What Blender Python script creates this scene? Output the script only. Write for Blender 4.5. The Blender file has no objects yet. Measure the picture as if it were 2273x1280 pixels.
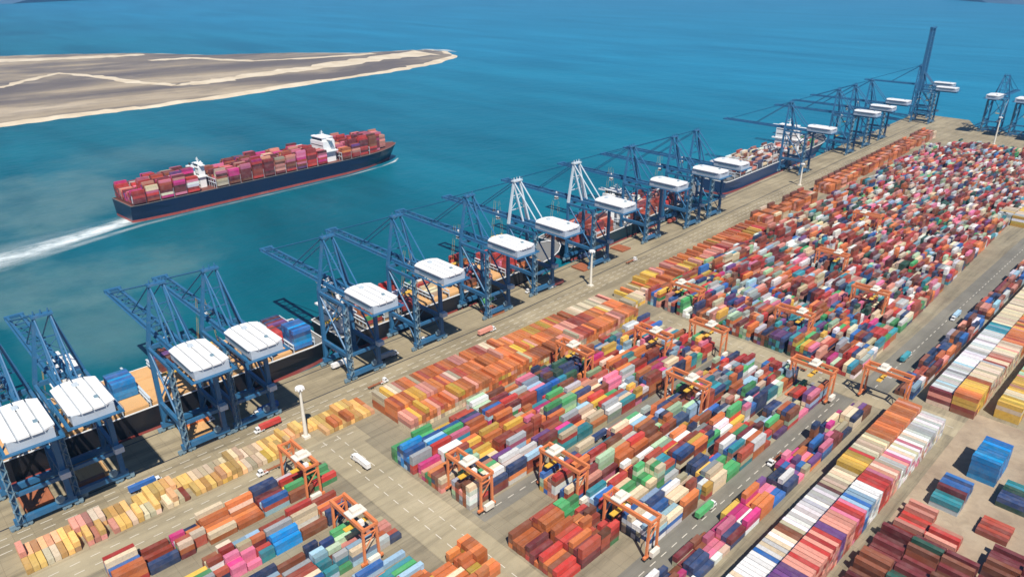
import bpy, math, random
import numpy as np
from mathutils import Vector, Matrix
random.seed(7); rng = np.random.default_rng(7)
SC = bpy.context.scene
COL = SC.collection
R = math.radians

# ------------------------------------------------------------------ camera
H = 230.0
PITCH, YAW = R(23.63), R(45.76)
cam = bpy.data.cameras.new('camera'); cam.sensor_width = 36; cam.lens = 1600/2273*36
cam.clip_start = 1; cam.clip_end = 60000
co = bpy.data.objects.new('camera', cam); COL.objects.link(co)
co.location = (0, 0, H); co.rotation_euler = (R(90)-PITCH, 0, YAW); SC.camera = co
# ------------------------------------------------------------------ sky, sun, exposure
SUNV = Vector((0.62, -0.36, 1.05)).normalized()
elev = math.asin(SUNV.z); azim = math.atan2(SUNV.x, SUNV.y)
w = bpy.data.worlds.new('World'); SC.world = w; w.use_nodes = True
nt = w.node_tree; bg = nt.nodes['Background']
sky = nt.nodes.new('ShaderNodeTexSky'); sky.sky_type = 'NISHITA'; sky.sun_disc = False
sky.sun_elevation = elev; sky.sun_rotation = azim; sky.air_density = 0.7; sky.dust_density = 0.0; sky.ozone_density = 8.0
nt.links.new(sky.outputs[0], bg.inputs[0]); bg.inputs[1].default_value = 0.076
sl = bpy.data.lights.new('sun', 'SUN'); sl.energy = 4.4; sl.angle = R(0.5); sl.color = (1, .945, .865)
so = bpy.data.objects.new('sun', sl); COL.objects.link(so); so.rotation_euler = SUNV.to_track_quat('Z', 'Y').to_euler()
so.location = (200, -200, 400)
SC.view_settings.view_transform = 'Standard'; SC.view_settings.look = 'None'
SC.view_settings.exposure = 0.53; SC.view_settings.gamma = 1
SC.cycles.filter_width = 1.6
SC.cycles.volume_bounces = 0; SC.cycles.max_bounces = 6

# ------------------------------------------------------------------ helpers
def tag(o, label=None, cat=None, group=None, kind=None):
    if label: o['label'] = label
    if cat: o['category'] = cat
    if group: o['group'] = group
    if kind: o['kind'] = kind
    return o
def empty(name, loc, rz=0, **k):
    o = bpy.data.objects.new(name, None); COL.objects.link(o); o.location = loc; o.rotation_euler = (0, 0, rz)
    o.empty_display_size = .5
    return tag(o, **k)
def copy_tree(o, parent=None):
    c = o.copy(); COL.objects.link(c); c.parent = parent
    for ch in list(o.children): copy_tree(ch, c)
    return c
def child(o, name):
    return [c for c in o.children if c.name.split('.')[0] == name]

class MB:
    """collects quads / boxes / beams, builds one mesh object"""
    def __init__(s): s.v = []; s.f = []; s.m = []
    def quad(s, pts, m=0):
        n = len(s.v); s.v += [tuple(p) for p in pts]; s.f.append(tuple(range(n, n+len(pts)))); s.m.append(m)
    def hexa(s, p, m=0):   # 8 pts, bottom ring 0-3 ccw, top ring 4-7
        n = len(s.v); s.v += [tuple(q) for q in p]
        for f in ((3,2,1,0),(4,5,6,7),(0,1,5,4),(1,2,6,5),(2,3,7,6),(3,0,4,7)):
            s.f.append(tuple(n+i for i in f)); s.m.append(m)
        return s
    def box(s, x0, x1, y0, y1, z0, z1, m=0):
        return s.hexa([(x0,y0,z0),(x1,y0,z0),(x1,y1,z0),(x0,y1,z0),(x0,y0,z1),(x1,y0,z1),(x1,y1,z1),(x0,y1,z1)], m)
    def beam(s, a, b, wd, ht=None, m=0, w2=None, h2=None):
        a, b = Vector(a), Vector(b); ht = ht or wd; d = (b-a).normalized()
        u = Vector((0,0,1)) if abs(d.z) < .9 else Vector((1,0,0))
        sx = d.cross(u).normalized(); sy = sx.cross(d).normalized()
        w2 = w2 or wd; h2 = h2 or ht
        def ring(c, W, T): return [c-sx*W/2-sy*T/2, c+sx*W/2-sy*T/2, c+sx*W/2+sy*T/2, c-sx*W/2+sy*T/2]
        return s.hexa(ring(a, wd, ht)+ring(b, w2, h2), m)
    def cyl(s, a, b, r, r2=None, n=10, m=0):
        a, b = Vector(a), Vector(b); r2 = r if r2 is None else r2; d = (b-a).normalized()
        u = Vector((0,0,1)) if abs(d.z) < .9 else Vector((1,0,0))
        sx = d.cross(u).normalized(); sy = sx.cross(d).normalized(); k = len(s.v)
        for c, rr in ((a, r), (b, r2)):
            for i in range(n):
                t = 2*math.pi*i/n; s.v.append(tuple(c+sx*rr*math.cos(t)+sy*rr*math.sin(t)))
        for i in range(n):
            j = (i+1) % n; s.f.append((k+i, k+j, k+n+j, k+n+i)); s.m.append(m)
        s.f.append(tuple(k+i for i in reversed(range(n)))); s.m.append(m)
        s.f.append(tuple(k+n+i for i in range(n))); s.m.append(m)
        return s
    def mesh(s, name, mats):
        me = bpy.data.meshes.new(name); me.from_pydata(s.v, [], s.f)
        for m in (mats if isinstance(mats, (list, tuple)) else [mats]): me.materials.append(m)
        if any(s.m): me.polygons.foreach_set('material_index', s.m)
        me.update(); return me
    def build(s, name, mats, parent=None, loc=None, **k):
        o = bpy.data.objects.new(name, s.mesh(name, mats)); COL.objects.link(o)
        if parent: o.parent = parent
        if loc: o.location = loc
        return tag(o, **k)

# ------------------------------------------------------------------ materials
def newmat(name):
    m = bpy.data.materials.new(name); m.use_nodes = True; t = m.node_tree
    return m, t, t.nodes['Principled BSDF']
def N(t, typ, **k):
    n = t.nodes.new(typ)
    for a, b in k.items(): setattr(n, a, b)
    return n
def L(t, a, b): t.links.new(a, b)
def noise(t, scale, detail=5, rough=.6, vec=None, dist=0):
    n = N(t, 'ShaderNodeTexNoise'); n.inputs['Scale'].default_value = scale; n.inputs['Detail'].default_value = detail
    n.inputs['Roughness'].default_value = rough; n.inputs['Distortion'].default_value = dist
    if vec is not None: L(t, vec, n.inputs['Vector'])
    return n.outputs['Fac']
def ramp(t, fac, stops):
    r = N(t, 'ShaderNodeValToRGB'); el = r.color_ramp.elements
    while len(el) < len(stops): el.new(.5)
    for e, (p, c) in zip(el, stops): e.position = p; e.color = (*c, 1) if len(c) == 3 else c
    L(t, fac, r.inputs[0]); return r.outputs[0]
def mix(t, fac, a, b, mode='MIX'):
    n = N(t, 'ShaderNodeMix', data_type='RGBA', blend_type=mode)
    if isinstance(fac, (int, float)): n.inputs[0].default_value = fac
    else: L(t, fac, n.inputs[0])
    for s, i in ((a, 6), (b, 7)):
        if isinstance(s, tuple): n.inputs[i].default_value = (*s, 1)
        else: L(t, s, n.inputs[i])
    return n.outputs[2]
def mth(t, op, a, b=None, clamp=False):
    n = N(t, 'ShaderNodeMath', operation=op, use_clamp=clamp)
    for s, i in ((a, 0), (b, 1)):
        if s is None: continue
        if isinstance(s, (int, float)): n.inputs[i].default_value = s
        else: L(t, s, n.inputs[i])
    return n.outputs[0]
def ramp1(t, v, lo, hi):
    n = N(t, 'ShaderNodeMapRange'); L(t, v, n.inputs[0]); n.inputs[1].default_value = lo; n.inputs[2].default_value = hi
    return n.outputs[0]
def pos(t, scale=(1,1,1), rot=0):
    g = N(t, 'ShaderNodeNewGeometry'); mp = N(t, 'ShaderNodeMapping'); mp.inputs['Scale'].default_value = scale
    mp.inputs['Rotation'].default_value = (0, 0, rot)
    L(t, g.outputs['Position'], mp.inputs['Vector']); return mp.outputs[0]
def paint(name, col, rough=.5, wear=.25, dirt=(.12,.09,.06), scale=.25, metallic=0):
    m, t, b = newmat(name)
    c = N(t, 'ShaderNodeTexCoord').outputs['Object']
    f = ramp1(t, noise(t, scale, 6, .65, c), .52, .8)
    f = mth(t, 'MULTIPLY', f, wear)
    g = noise(t, scale*.3, 3, .5, c)
    base = mix(t, g, tuple(x*.82 for x in col), tuple(min(1, x*1.12) for x in col))
    L(t, mix(t, f, base, dirt), b.inputs['Base Color']); b.inputs['Roughness'].default_value = rough
    b.inputs['Metallic'].default_value = metallic
    return m
M = dict(
  blue=paint('crane_blue_paint', (.026,.125,.25), .45, .3, (.25,.24,.22)),
  pale=paint('pale_grey_paint', (.5,.56,.6), .5, .2),
  white=paint('white_paint', (.82,.82,.8), .4, .22, (.45,.42,.36)),
  cream=paint('cream_paint', (.74,.69,.58), .5, .2),
  dark=paint('dark_steel', (.035,.038,.045), .55, .2),
  grey=paint('grey_steel', (.17,.26,.31), .5, .3),
  housewall=paint('house_wall_grey', (.40,.45,.50), .5, .3),
  orange=paint('gantry_orange_paint', (.68,.21,.075), .45, .3, (.25,.1,.05)),
  rust=paint('rust_brown_paint', (.34,.11,.045), .7, .5, (.12,.05,.03), .4),
  tan=paint('hatch_tan_paint', (.62,.36,.15), .65, .5, (.3,.16,.07), .15),
  navyhull=paint('navy_hull', (.008,.018,.05), .35, .2, (.05,.03,.03), .06),
  blackhull=paint('black_hull', (.012,.012,.015), .4, .25, (.08,.04,.03), .06),
  greenhull=paint('dark_green_hull', (.01,.03,.04), .4, .25, (.06,.04,.03), .06),
  bluehull=paint('blue_hull', (.02,.045,.11), .4, .25, (.06,.04,.03), .06),
  boot=paint('red_boot_topping', (.36,.07,.055), .5, .3, (.5,.35,.3), .1),
  deck=paint('deck_red_brown', (.16,.05,.035), .7, .4, (.08,.05,.04), .2),
  deckgrey=paint('deck_grey', (.17,.17,.16), .7, .4, (.25,.14,.08), .2),
  glass=paint('window_glass', (.015,.025,.035), .12, 0),
  tyre=paint('tyre_rubber', (.02,.02,.02), .85, .2),
  yellow=paint('truck_yellow', (.7,.42,.05), .4, .2),
  funnel=paint('funnel_blue', (.06,.22,.4), .45, .1),
)
# container paint: colour comes from the object (single ones) or from the face colour (the mass)
def container_mat(name, src):
    m, t, b = newmat(name)
    if src == 'obj':
        oi = N(t, 'ShaderNodeObjectInfo'); col = oi.outputs['Color']; c = N(t, 'ShaderNodeTexCoord').outputs['Object']
        va = N(t, 'ShaderNodeVectorMath', operation='MULTIPLY_ADD'); L(t, c, va.inputs[0]); va.inputs[1].default_value = (1,1,1)
        cx = N(t, 'ShaderNodeCombineXYZ'); s = mth(t, 'MULTIPLY', oi.outputs['Random'], 300); L(t, s, cx.inputs[0]); L(t, s, cx.inputs[1]); L(t, cx.outputs[0], va.inputs[2])
        c = va.outputs[0]
    else:
        col = N(t, 'ShaderNodeVertexColor', layer_name='Col').outputs[0]; c = pos(t)
    f1 = mth(t, 'MULTIPLY', ramp1(t, noise(t, .9, 6, .7, c), .48, .76), .4)
    f2 = mth(t, 'MULTIPLY', ramp1(t, noise(t, .22, 4, .6, c), .4, .85), .16)
    x = mix(t, f2, col, (.55,.5,.43))            # chalking, dust
    x = mix(t, f1, x, (.13,.06,.035))            # rust
    L(t, x, b.inputs['Base Color']); b.inputs['Roughness'].default_value = .5
    return m
MC, MCS = container_mat('container_paint', 'obj'), container_mat('container_paint_mass', 'vc')

def concrete(name, a, b_, c, s=.02, stain=.5, lanes=True, aspect=.08):
    m, t, b = newmat(name)
    p = pos(t); ps = pos(t, (1, aspect, 1))
    base = ramp(t, noise(t, s, 8, .65, p), [(.3, a), (.55, b_), (.75, c)])
    st = mth(t, 'MULTIPLY', ramp1(t, noise(t, .16, 6, .7, ps, .6), .46, .66), stain)   # tyre tracks along the quay
    x = mix(t, st, base, tuple(v*.42 for v in b_))
    x = mix(t, mth(t, 'MULTIPLY', ramp1(t, noise(t, .06, 7, .7, p), .55, .8), .5), x, tuple(v*.55 for v in a))
    br = N(t, 'ShaderNodeTexBrick'); br.offset = 0; L(t, p, br.inputs['Vector']); br.inputs['Scale'].default_value = 1
    br.inputs['Brick Width'].default_value = 7.5; br.inputs['Row Height'].default_value = 7.5; br.inputs['Mortar Size'].default_value = .09
    br.inputs['Color1'].default_value = (1,1,1,1); br.inputs['Color2'].default_value = (.9,.9,.9,1); br.inputs['Mortar'].default_value = (.62,.6,.58,1)
    if lanes: x = mix(t, .8, x, br.outputs[0], 'MULTIPLY')
    L(t, x, b.inputs['Base Color']); b.inputs['Roughness'].default_value = .9
    return m
M['apron'] = concrete('apron_concrete', (.24,.195,.12), (.32,.265,.165), (.41,.345,.225), stain=.65)
M['yard'] = concrete('yard_pavement', (.21,.175,.115), (.28,.24,.16), (.37,.315,.21), stain=.7)
M['sandroad'] = concrete('sandy_road', (.27,.225,.145), (.36,.305,.195), (.45,.385,.26), stain=.5, lanes=False)
M['asphalt'] = concrete('asphalt', (.13,.122,.10), (.19,.178,.145), (.25,.232,.185), stain=.5, lanes=False, aspect=.03)
M['dirt'] = concrete('brown_dirt', (.22,.16,.11), (.36,.28,.19), (.47,.39,.28), .03, .3, False, 1)
M['quaywall'] = concrete('quay_wall_concrete', (.08,.08,.075), (.13,.125,.11), (.18,.17,.15))

# ------------------------------------------------------------------ setting
def dx(y):   # the quay bends slightly seaward beyond the fourth ship length
    return -0.052*max(0, y-330)
def sheet(name, pts, z, m, parent=None, **k):
    b = MB(); b.quad([(x, y, z) for x, y in pts]); return b.build(name, m, parent, **k)
# sea
m, t, b = newmat('sea_water')
p = pos(t); g = N(t, 'ShaderNodeNewGeometry')
n1 = noise(t, .0016, 5, .55, pos(t, (1, .45, 1), R(25)))
deep = ramp(t, n1, [(.34, (.0, .074, .098)), (.5, (.0, .105, .138)), (.66, (.0, .14, .172))])
sx = N(t, 'ShaderNodeSeparateXYZ'); L(t, g.outputs['Position'], sx.inputs[0])
# far water painted paler blue: distance haze and sky reflection put into base colour
far = ramp1(t, sx.outputs[1], 300, 1700)
deep = mix(t, mth(t, 'MULTIPLY', far, .8), deep, (.002, .225, .40))
stk = noise(t, .006, 6, .65, pos(t, (.22, 1, 1), R(-38)), .5)
deep = mix(t, ramp1(t, stk, .35, .68), mix(t, .36, deep, (.0, .03, .05)), mix(t, .2, deep, (.03, .24, .33)))
# stirred-up sediment: soft plumes near the fairway
def plume(cx, cy, rx, ry, a):
    vx = mth(t, 'DIVIDE', mth(t, 'SUBTRACT', sx.outputs[0], cx), rx); vy = mth(t, 'DIVIDE', mth(t, 'SUBTRACT', sx.outputs[1], cy), ry)
    q = mth(t, 'ADD', mth(t, 'MULTIPLY', vx, vx), mth(t, 'MULTIPLY', vy, vy))
    q = mth(t, 'ADD', q, mth(t, 'MULTIPLY', mth(t, 'SUBTRACT', noise(t, .011, 6, .65, p), .5), 2.6))
    n = N(t, 'ShaderNodeMapRange', interpolation_type='SMOOTHSTEP'); L(t, q, n.inputs[0]); n.inputs[1].default_value = 1.1; n.inputs[2].default_value = -.3
    return mth(t, 'MULTIPLY', n.outputs[0], a)
for a in ((-920, 170, 160, 120, .7), (-640, 125, 70, 130, .62), (-550, 110, 90, 60, .5), (-760, 60, 90, 90, .5), (-1080, 330, 120, 150, .35)):
    deep = mix(t, plume(*a), deep, (.11, .20, .20))
L(t, deep, b.inputs['Base Color'])
b.inputs['Roughness'].default_value = .36; b.inputs['IOR'].default_value = 1.33; b.inputs['Specular IOR Level'].default_value = .22
wn = mth(t, 'ADD', noise(t, .09, 4, .6, pos(t, (1, .5, 1), R(-35))), mth(t, 'MULTIPLY', noise(t, .02, 3, .5, p), 2.0))
bp = N(t, 'ShaderNodeBump'); bp.inputs['Strength'].default_value = .45; bp.inputs['Distance'].default_value = 2.2; L(t, wn, bp.inputs['Height']); L(t, bp.outputs[0], b.inputs['Normal'])
M['sea'] = m
ZW = -3.5
sheet('sea', [(-40000,-40000),(40000,-40000),(40000,40000),(-40000,40000)], ZW, M['sea'], kind='structure')
# terminal ground: one slab with a quay wall
ys = [-2500, -200, 0, 330, 500, 700, 900, 1100, 1250, 1375]
edge = [(-375+dx(y), y) for y in ys[:-1]]+[(-375+dx(1430), 1430), (-345, 1424), (-318, 1362), (-250, 1352), (60, 1300), (2500, 1300), (2500, -2500)]
gb = MB(); gb.quad([(x, y, 0) for x, y in edge])
gb.build('terminal_ground', M['apron'], kind='structure')
qb = MB()
for (a, b2) in zip(edge[:-2], edge[1:-1]):
    qb.quad([(a[0], a[1], -8), (a[0], a[1], -.02), (b2[0], b2[1], -.02), (b2[0], b2[1], -8)])
qb.build('quay_wall', M['quaywall'], kind='structure')
def strip(name, x0, x1, y0, y1, z, m, bend=0):
    yy = [y0]+[y for y in (330, 500, 700, 900, 1100) if y0 < y < y1 and bend]+[y1]
    sb = MB()
    for a, c in zip(yy[:-1], yy[1:]):
        sb.quad([(x0+bend*dx(a), a, z), (x1+bend*dx(a), a, z), (x1+bend*dx(c), c, z), (x0+bend*dx(c), c, z)])
    return sb.build(name, m, kind='structure')
strip('yard_pavement', -305, 60, 168, 1190, .03, M['yard'], .6)
strip('yard_pavement', -286, -150, -60, 143, .03, M['yard'])
strip('road', -302, -286, -200, 172, .05, M['sandroad'])
strip('road', -300, 40, 143.2, 167.8, .06, M['sandroad'])
strip('road', -268, -60, 398, 417, .08, M['sandroad'])
strip('road', -203.5, -194.5, 172, 397, .07, M['asphalt'])
strip('road', -132, -119, 168.5, 397, .07, M['asphalt'])
strip('road', -124, -108, 418, 820, .07, M['asphalt'])
strip('road', -341, -321, -200, 1330, .04, M['apron'], 1)
strip('dirt_lot', -66, 60, 205, 432, .1, M['dirt'])
strip('crane_rail', -342.4, -341.6, -200, 1330, .10, M['dark'], 1)
strip('crane_rail', -370.4, -369.6, -200, 1330, .10, M['dark'], 1)
lm = MB()
for xx in (-325, -330, -335):
    for y in np.arange(-100, 1250, 9):
        a = dx(y); lm.quad([(xx-.15+a, y, .12), (xx+.15+a, y, .12), (xx+.15+a, y+5, .12), (xx-.15+a, y+5, .12)])
for xx, y0_, y1_ in ((-199, 175, 395), (-125.8, 172, 396), (-116, 420, 815), (-290.5, -60, 140), (-297, -60, 165)):
    for y in np.arange(y0_, y1_, 8): lm.quad([(xx-.14, y, .13), (xx+.14, y, .13), (xx+.14, y+4, .13), (xx-.14, y+4, .13)])
for yy, x0_, x1_ in ((151, -300, -60), (159.5, -300, -60), (407.5, -265, -70)):
    for x in np.arange(x0_, x1_, 8): lm.quad([(x, yy-.14, .13), (x+4, yy-.14, .13), (x+4, yy+.14, .13), (x, yy+.14, .13)])
lm.build('lane_markings', M['cream'], kind='structure')
# sandbank
m, t, b = newmat('sandbank_sand')
ps = pos(t, (1, .38, 1), R(20))
x = ramp(t, noise(t, .0032, 8, .6, ps, .4), [(.42, (.115,.095,.085)), (.50, (.19,.155,.12)), (.57, (.32,.255,.17)), (.69, (.50,.41,.29))])
x = mix(t, mth(t, 'MULTIPLY', ramp1(t, noise(t, .018, 8, .75, ps), .46, .66), .55), x, (.10,.085,.075))
x = mix(t, mth(t, 'MULTIPLY', ramp1(t, noise(t, .008, 8, .75, ps), .55, .72), .6), x, (.46,.38,.27))
L(t, x, b.inputs['Base Color']); b.inputs['Roughness'].default_value = .95
M['sand'] = m
m, t, b = newmat('pale_beach_sand')
L(t, ramp(t, noise(t, .02, 6, .6, pos(t)), [(.35, (.52,.42,.28)), (.65, (.66,.57,.42))]), b.inputs['Base Color']); b.inputs['Roughness'].default_value = .9
M['beach'] = m
# camera-free ground coordinates of the bank's outline (metres)
bank = [(-1190,-200),(-1300,0),(-1437,228),(-1452,345),(-1462,470),(-1476,626),(-1515,800),(-1560,1000),(-1590,1154),(-1640,1310),(-1760,1490),(-1893,1567),(-1990,1552),(-2030,1480),(-2060,1330),(-2210,1190),(-2330,960),(-2540,830),(-2700,600),(-2790,400),(-2600,0),(-2300,-300)]
cx = sum(p[0] for p in bank)/len(bank); cy = sum(p[1] for p in bank)/len(bank)
def inset(k, d):
    out = []
    n = len(bank)
    for i in range(n):
        a, c = Vector(bank[i-1]), Vector(bank[(i+1) % n]); tt = (c-a).normalized(); nn = Vector((-tt.y, tt.x))
        q = Vector(bank[i]); 
        if (Vector((-2050, 700))-q).dot(nn) < 0: nn = -nn
        out.append(tuple(q+nn*d*(.7+.6*random.random())))
    return out
def dense(pts, n=6, j=7):
    o = []
    for i in range(len(pts)):
        a, c = Vector(pts[i]), Vector(pts[(i+1) % len(pts)])
        for k in range(n):
            q = a.lerp(c, k/n); o.append((q.x+random.uniform(-j, j), q.y+random.uniform(-j, j)))
    return o
r0 = dense(bank); random.seed(9); r1 = dense(inset(0, 34), 6, 9)
sb = MB(); sb.quad([(x, y, ZW+2.2) for x, y in r1]); sb.build('sandbank', M['sand'], kind='structure')
bb = MB()
for i in range(len(r0)):
    j = (i+1) % len(r0)
    bb.quad([(*r0[i], ZW-.5), (*r0[j], ZW-.5), (*r1[j], ZW+2.2), (*r1[i], ZW+2.2)])
bb.build('beach', M['beach'], kind='structure')
def path_strip(name, pts, wd, z, m, kind='structure'):
    s = MB(); P = []; W_ = []; prev = None; wd = wd if isinstance(wd, list) else [wd]*len(pts)
    for i in range(len(pts)-1):
        for k in range(7):
            q = Vector(pts[i]).lerp(Vector(pts[i+1]), k/7); P.append(q+Vector((random.uniform(-5, 5), random.uniform(-5, 5)))); W_.append((wd[i]+(wd[i+1]-wd[i])*k/7)*random.uniform(.55, 1.3))
    wd = W_
    for i, q in enumerate(P):
        d = (P[min(i+1, len(P)-1)]-P[max(i-1, 0)]).normalized(); n = Vector((-d.y, d.x))*(wd[i] if isinstance(wd, list) else wd)/2
        cur = (q+n, q-n)
        if prev: s.quad([(*prev[0], z), (*prev[1], z), (*cur[1], z), (*cur[0], z)])
        prev = cur
    return s.build(name, m, kind=kind)
path_strip('sand_track', [(-1946.0, 328.0), (-2036.0, 400.0), (-2140.0, 492.0), (-2008.0, 542.0), (-1828.0, 570.0), (-1719.0, 620.0), (-1719.0, 703.0), (-1759.0, 821.0), (-1797.0, 1018.0), (-1873.0, 1288.0), (-1895.0, 1492.0)], [22,24,26,26,30,40,60,70,80,110,150], ZW+2.6, M['beach'])
path_strip('sand_track', [(-2590,380),(-2530,540),(-2480,690),(-2450,826)], [90,80,70,50], ZW+2.7, M['beach'])
path_strip('sand_track', [(-2274.0, 757.0), (-2254.0, 879.0), (-2055.0, 965.0), (-2003.0, 1137.0), (-1981.0, 1363.0)], [40,55,30,40,60], ZW+2.8, M['beach'])
# surf line of the bank: a broken ribbon of foam
m, t, b = newmat('sea_foam')
tr = N(t, 'ShaderNodeBsdfTransparent'); ms = N(t, 'ShaderNodeMixShader'); b.inputs['Base Color'].default_value = (.72,.8,.8,1); b.inputs['Roughness'].default_value = .7
uv = N(t, 'ShaderNodeVertexColor', layer_name='Col')
fac = mth(t, 'MULTIPLY', uv.outputs[0], mth(t, 'ADD', .24, ramp1(t, noise(t, .08, 7, .75, pos(t, (1, .3, 1))), .36, .62)), True)
L(t, fac, ms.inputs[0]); L(t, tr.outputs[0], ms.inputs[1]); L(t, b.outputs[0], ms.inputs[2]); L(t, ms.outputs[0], t.nodes['Material Output'].inputs[0])
M['foam'] = m
def foam_ribbon(name, pts, wd, z, label=None):
    nx = 8; V = []; F = []; A = []; P = [Vector(q) for q in pts]
    for i, q in enumerate(P):
        d = (P[min(i+1, len(P)-1)]-P[max(i-1, 0)]).normalized(); n = Vector((-d.y, d.x))
        for k in range(nx+1):
            s = k/nx*2-1; V.append((*(q+n*wd[i][0]/2*s), z)); A.append(wd[i][1]*max(0, 1-abs(s)**1.6))
    for i in range(len(P)-1):
        for k in range(nx):
            a = i*(nx+1)+k; F.append((a, a+1, a+nx+2, a+nx+1))
    me = bpy.data.meshes.new(name); me.from_pydata(V, [], F); me.materials.append(M['foam'])
    at = me.color_attributes.new('Col', 'FLOAT_COLOR', 'POINT')
    at.data.foreach_set('color', [c for a in A for c in (a, a, a, 1)])
    o = bpy.data.objects.new(name, me); COL.objects.link(o); tag(o, label=label, kind='stuff')
foam_ribbon('ship_wake', [(-788,232),(-781,212),(-774,190),(-764,160),(-752,120),(-742,85),(-722,20),(-700,-60)], [(30,1.),(30,1.),(30,1.),(32,1.),(38,.9),(46,.8),(60,.7),(80,.5)], ZW+.25, 'white foaming wake trailing behind the sailing container ship')
foam_ribbon('wash', [(-812,572),(-799,556),(-789,530),(-778,470),(-772,400),(-768,330),(-764,270),(-757,215),(-742,160),(-722,90),(-700,10)], [(3,.3),(6,.75),(5,.5),(5,.3),(5,.25),(6,.22),(7,.25),(9,.3),(14,.3),(22,.22),(30,.12)], ZW+.2, 'thin broken wash along the near side of the sailing ship')
foam_ribbon('wash', [(-790,214),(-778,170),(-764,120),(-750,70),(-728,0),(-704,-70)], [(34,.12),(50,.14),(66,.15),(80,.14),(100,.12),(120,.1)], ZW+.15, 'faint pale churned water spreading round the white wake')
foam_ribbon('surf', [(-1870,1566),(-1940,1580),(-2020,1545)], [(20,.5),(40,.9),(20,.4)], ZW+.2, 'thin white surf off the sandbank tip')
# far headlands
hb = MB()
hill_m = paint('far_hill', (.05,.12,.2), .9, .4, (.12,.1,.07), .002)  # blue of distance haze put into the hills' own colour
M['hill'] = hill_m
def hills(pts, depth, h):
    hb = MB(); n = len(pts)
    for i in range(n-1):
        a, c = Vector(pts[i]), Vector(pts[i+1]); d = Vector((-.6, .8))*depth
        ha, hc = h*(.5+.5*random.random()) if 0 < i else 2, h*(.5+.5*random.random())
        hs.setdefault(i, ha); ha = hs[i]; hs[i+1] = hc
        hb.quad([(*a, ZW-1), (*c, ZW-1), (*(c+d*.4), hc), (*(a+d*.4), ha)])
        hb.quad([(*(a+d*.4), ha), (*(c+d*.4), hc), (*(c+d), ZW-1), (*(a+d), ZW-1)])
    hb.build('far_hills', M['hill'], kind='structure')
hs = {}
hills([(-2250,8000),(-1900,7500),(-1620,7250),(-1350,7050),(-1000,6900),(-400,6800),(300,6700)], 1500, 130)
hs = {}
hills([(-7900,-600),(-7700,400),(-7500,1000),(-7450,1500),(-7900,2050)], 1200, 90)

# ------------------------------------------------------------------ containers
PAL = dict([('rust red',(.38,.065,.035)),('red',(.54,.045,.035)),('orange',(.70,.2,.055)),('dark orange',(.50,.13,.035)),('yellow',(.76,.47,.07)),('cream',(.74,.6,.4)),('sand yellow',(.82,.50,.15)),('peach',(.82,.46,.22)),
 ('white',(.78,.77,.74)),('grey',(.4,.42,.43)),('azure',(.0,.25,.60)),('blue',(.02,.13,.40)),('navy',(.02,.05,.14)),('teal',(.03,.28,.34)),('green',(.07,.38,.13)),('pale green',(.42,.6,.38)),
 ('pink',(.78,.2,.32)),('magenta',(.66,.04,.22)),('brown',(.24,.075,.035)),('maroon',(.17,.025,.03)),('pale blue',(.34,.52,.66)),('purple',(.16,.06,.22)),('salmon',(.72,.3,.22)),('dark green',(.02,.09,.06))])
def pal(**k):
    n = [a.replace('_', ' ') for a in k]; p = np.array(list(k.values()), float); return n, p/p.sum()
MIXED = pal(rust_red=17, red=9, orange=9, dark_orange=7, yellow=4, cream=11, white=11, grey=6, pale_blue=4, blue=8, navy=9, teal=6, green=6, pale_green=5, pink=2, magenta=2, brown=9, salmon=7, purple=2, maroon=6)
FARP = pal(rust_red=18, red=9, salmon=11, pink=5, maroon=14, white=16, cream=11, grey=8, pale_blue=3, navy=7, teal=4, dark_green=7, green=2, pale_green=3, orange=6, dark_orange=4, brown=8, blue=2, purple=2)
ORANGE = pal(orange=34, dark_orange=20, rust_red=9, salmon=17, yellow=13, cream=13, red=3)
YELLOW = pal(sand_yellow=44, cream=18, peach=20, yellow=5, salmon=5, orange=6, rust_red=3)
CON = []     # x, y, z, length, along-x?, colour name, block key, row, bay, tier, stack height, door flip
def put(x, y, n, ln, ax, cols, key, row, bay, z0=0.1):
    ph = 2.6
    for k in range(n):
        c = cols(k) if callable(cols) else cols
        CON.append((x+rng.normal(0, .05), y+rng.normal(0, .06), z0+k*ph, ln, ax, c, key, row, bay, k, n))
def pick(P): return P[0][rng.choice(len(P[0]), p=P[1])]
def block_y(key, x0, ncol, y0, y1, hmean, P, hmax=4, bend=0, hole=.08, clump=.45, from_end='near'):
    """rows of containers lying along the quay, stacked under a yard gantry"""
    nb = int((y1-y0)//12.75); lastc = {}
    for b in range(nb):
        yc = y0+6.2+b*12.75; hm = hmean+rng.normal(0, .55); prevc = pick(P)
        small = rng.random() < .25
        for c in range(ncol):
            xc = x0+1.25+2.62*c+bend*dx(yc)
            for half in ((-3.12, 3.12) if small else (0,)):
                if rng.random() < hole: continue
                n = int(np.clip(round(hm+rng.normal(0, .8)), 1, hmax))
                def colf(k):
                    nonlocal prevc
                    if rng.random() > clump: prevc = pick(P)
                    return prevc
                put(xc, yc+half, n, 6.06 if small else 12.19, False, colf, key, c, b*2+(half > 0) if small else b*2)
def block_x(key, xs, y0, y1, hfun, colfun, pitch=2.62, bend=0, ln=12.19):
    """stacks whose containers lie across the quay, side by side"""
    nb = int((y1-y0)/pitch)
    for b in range(nb):
        yc = y0+1.25+b*pitch
        for c, xc in enumerate(xs):
            n = hfun(c, yc)
            if n > 0: put(xc+bend*dx(yc), yc, n, ln, True, (lambda k, c=c, yc=yc: colfun(c, yc, k)), key, c, b)
def smooth_cols(P, keep=.6):
    st = {}
    def f(c, y, k):
        kk = (c, k)
        if kk not in st or rng.random() > keep: st[kk] = pick(P)
        return st[kk]
    return f
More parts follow.
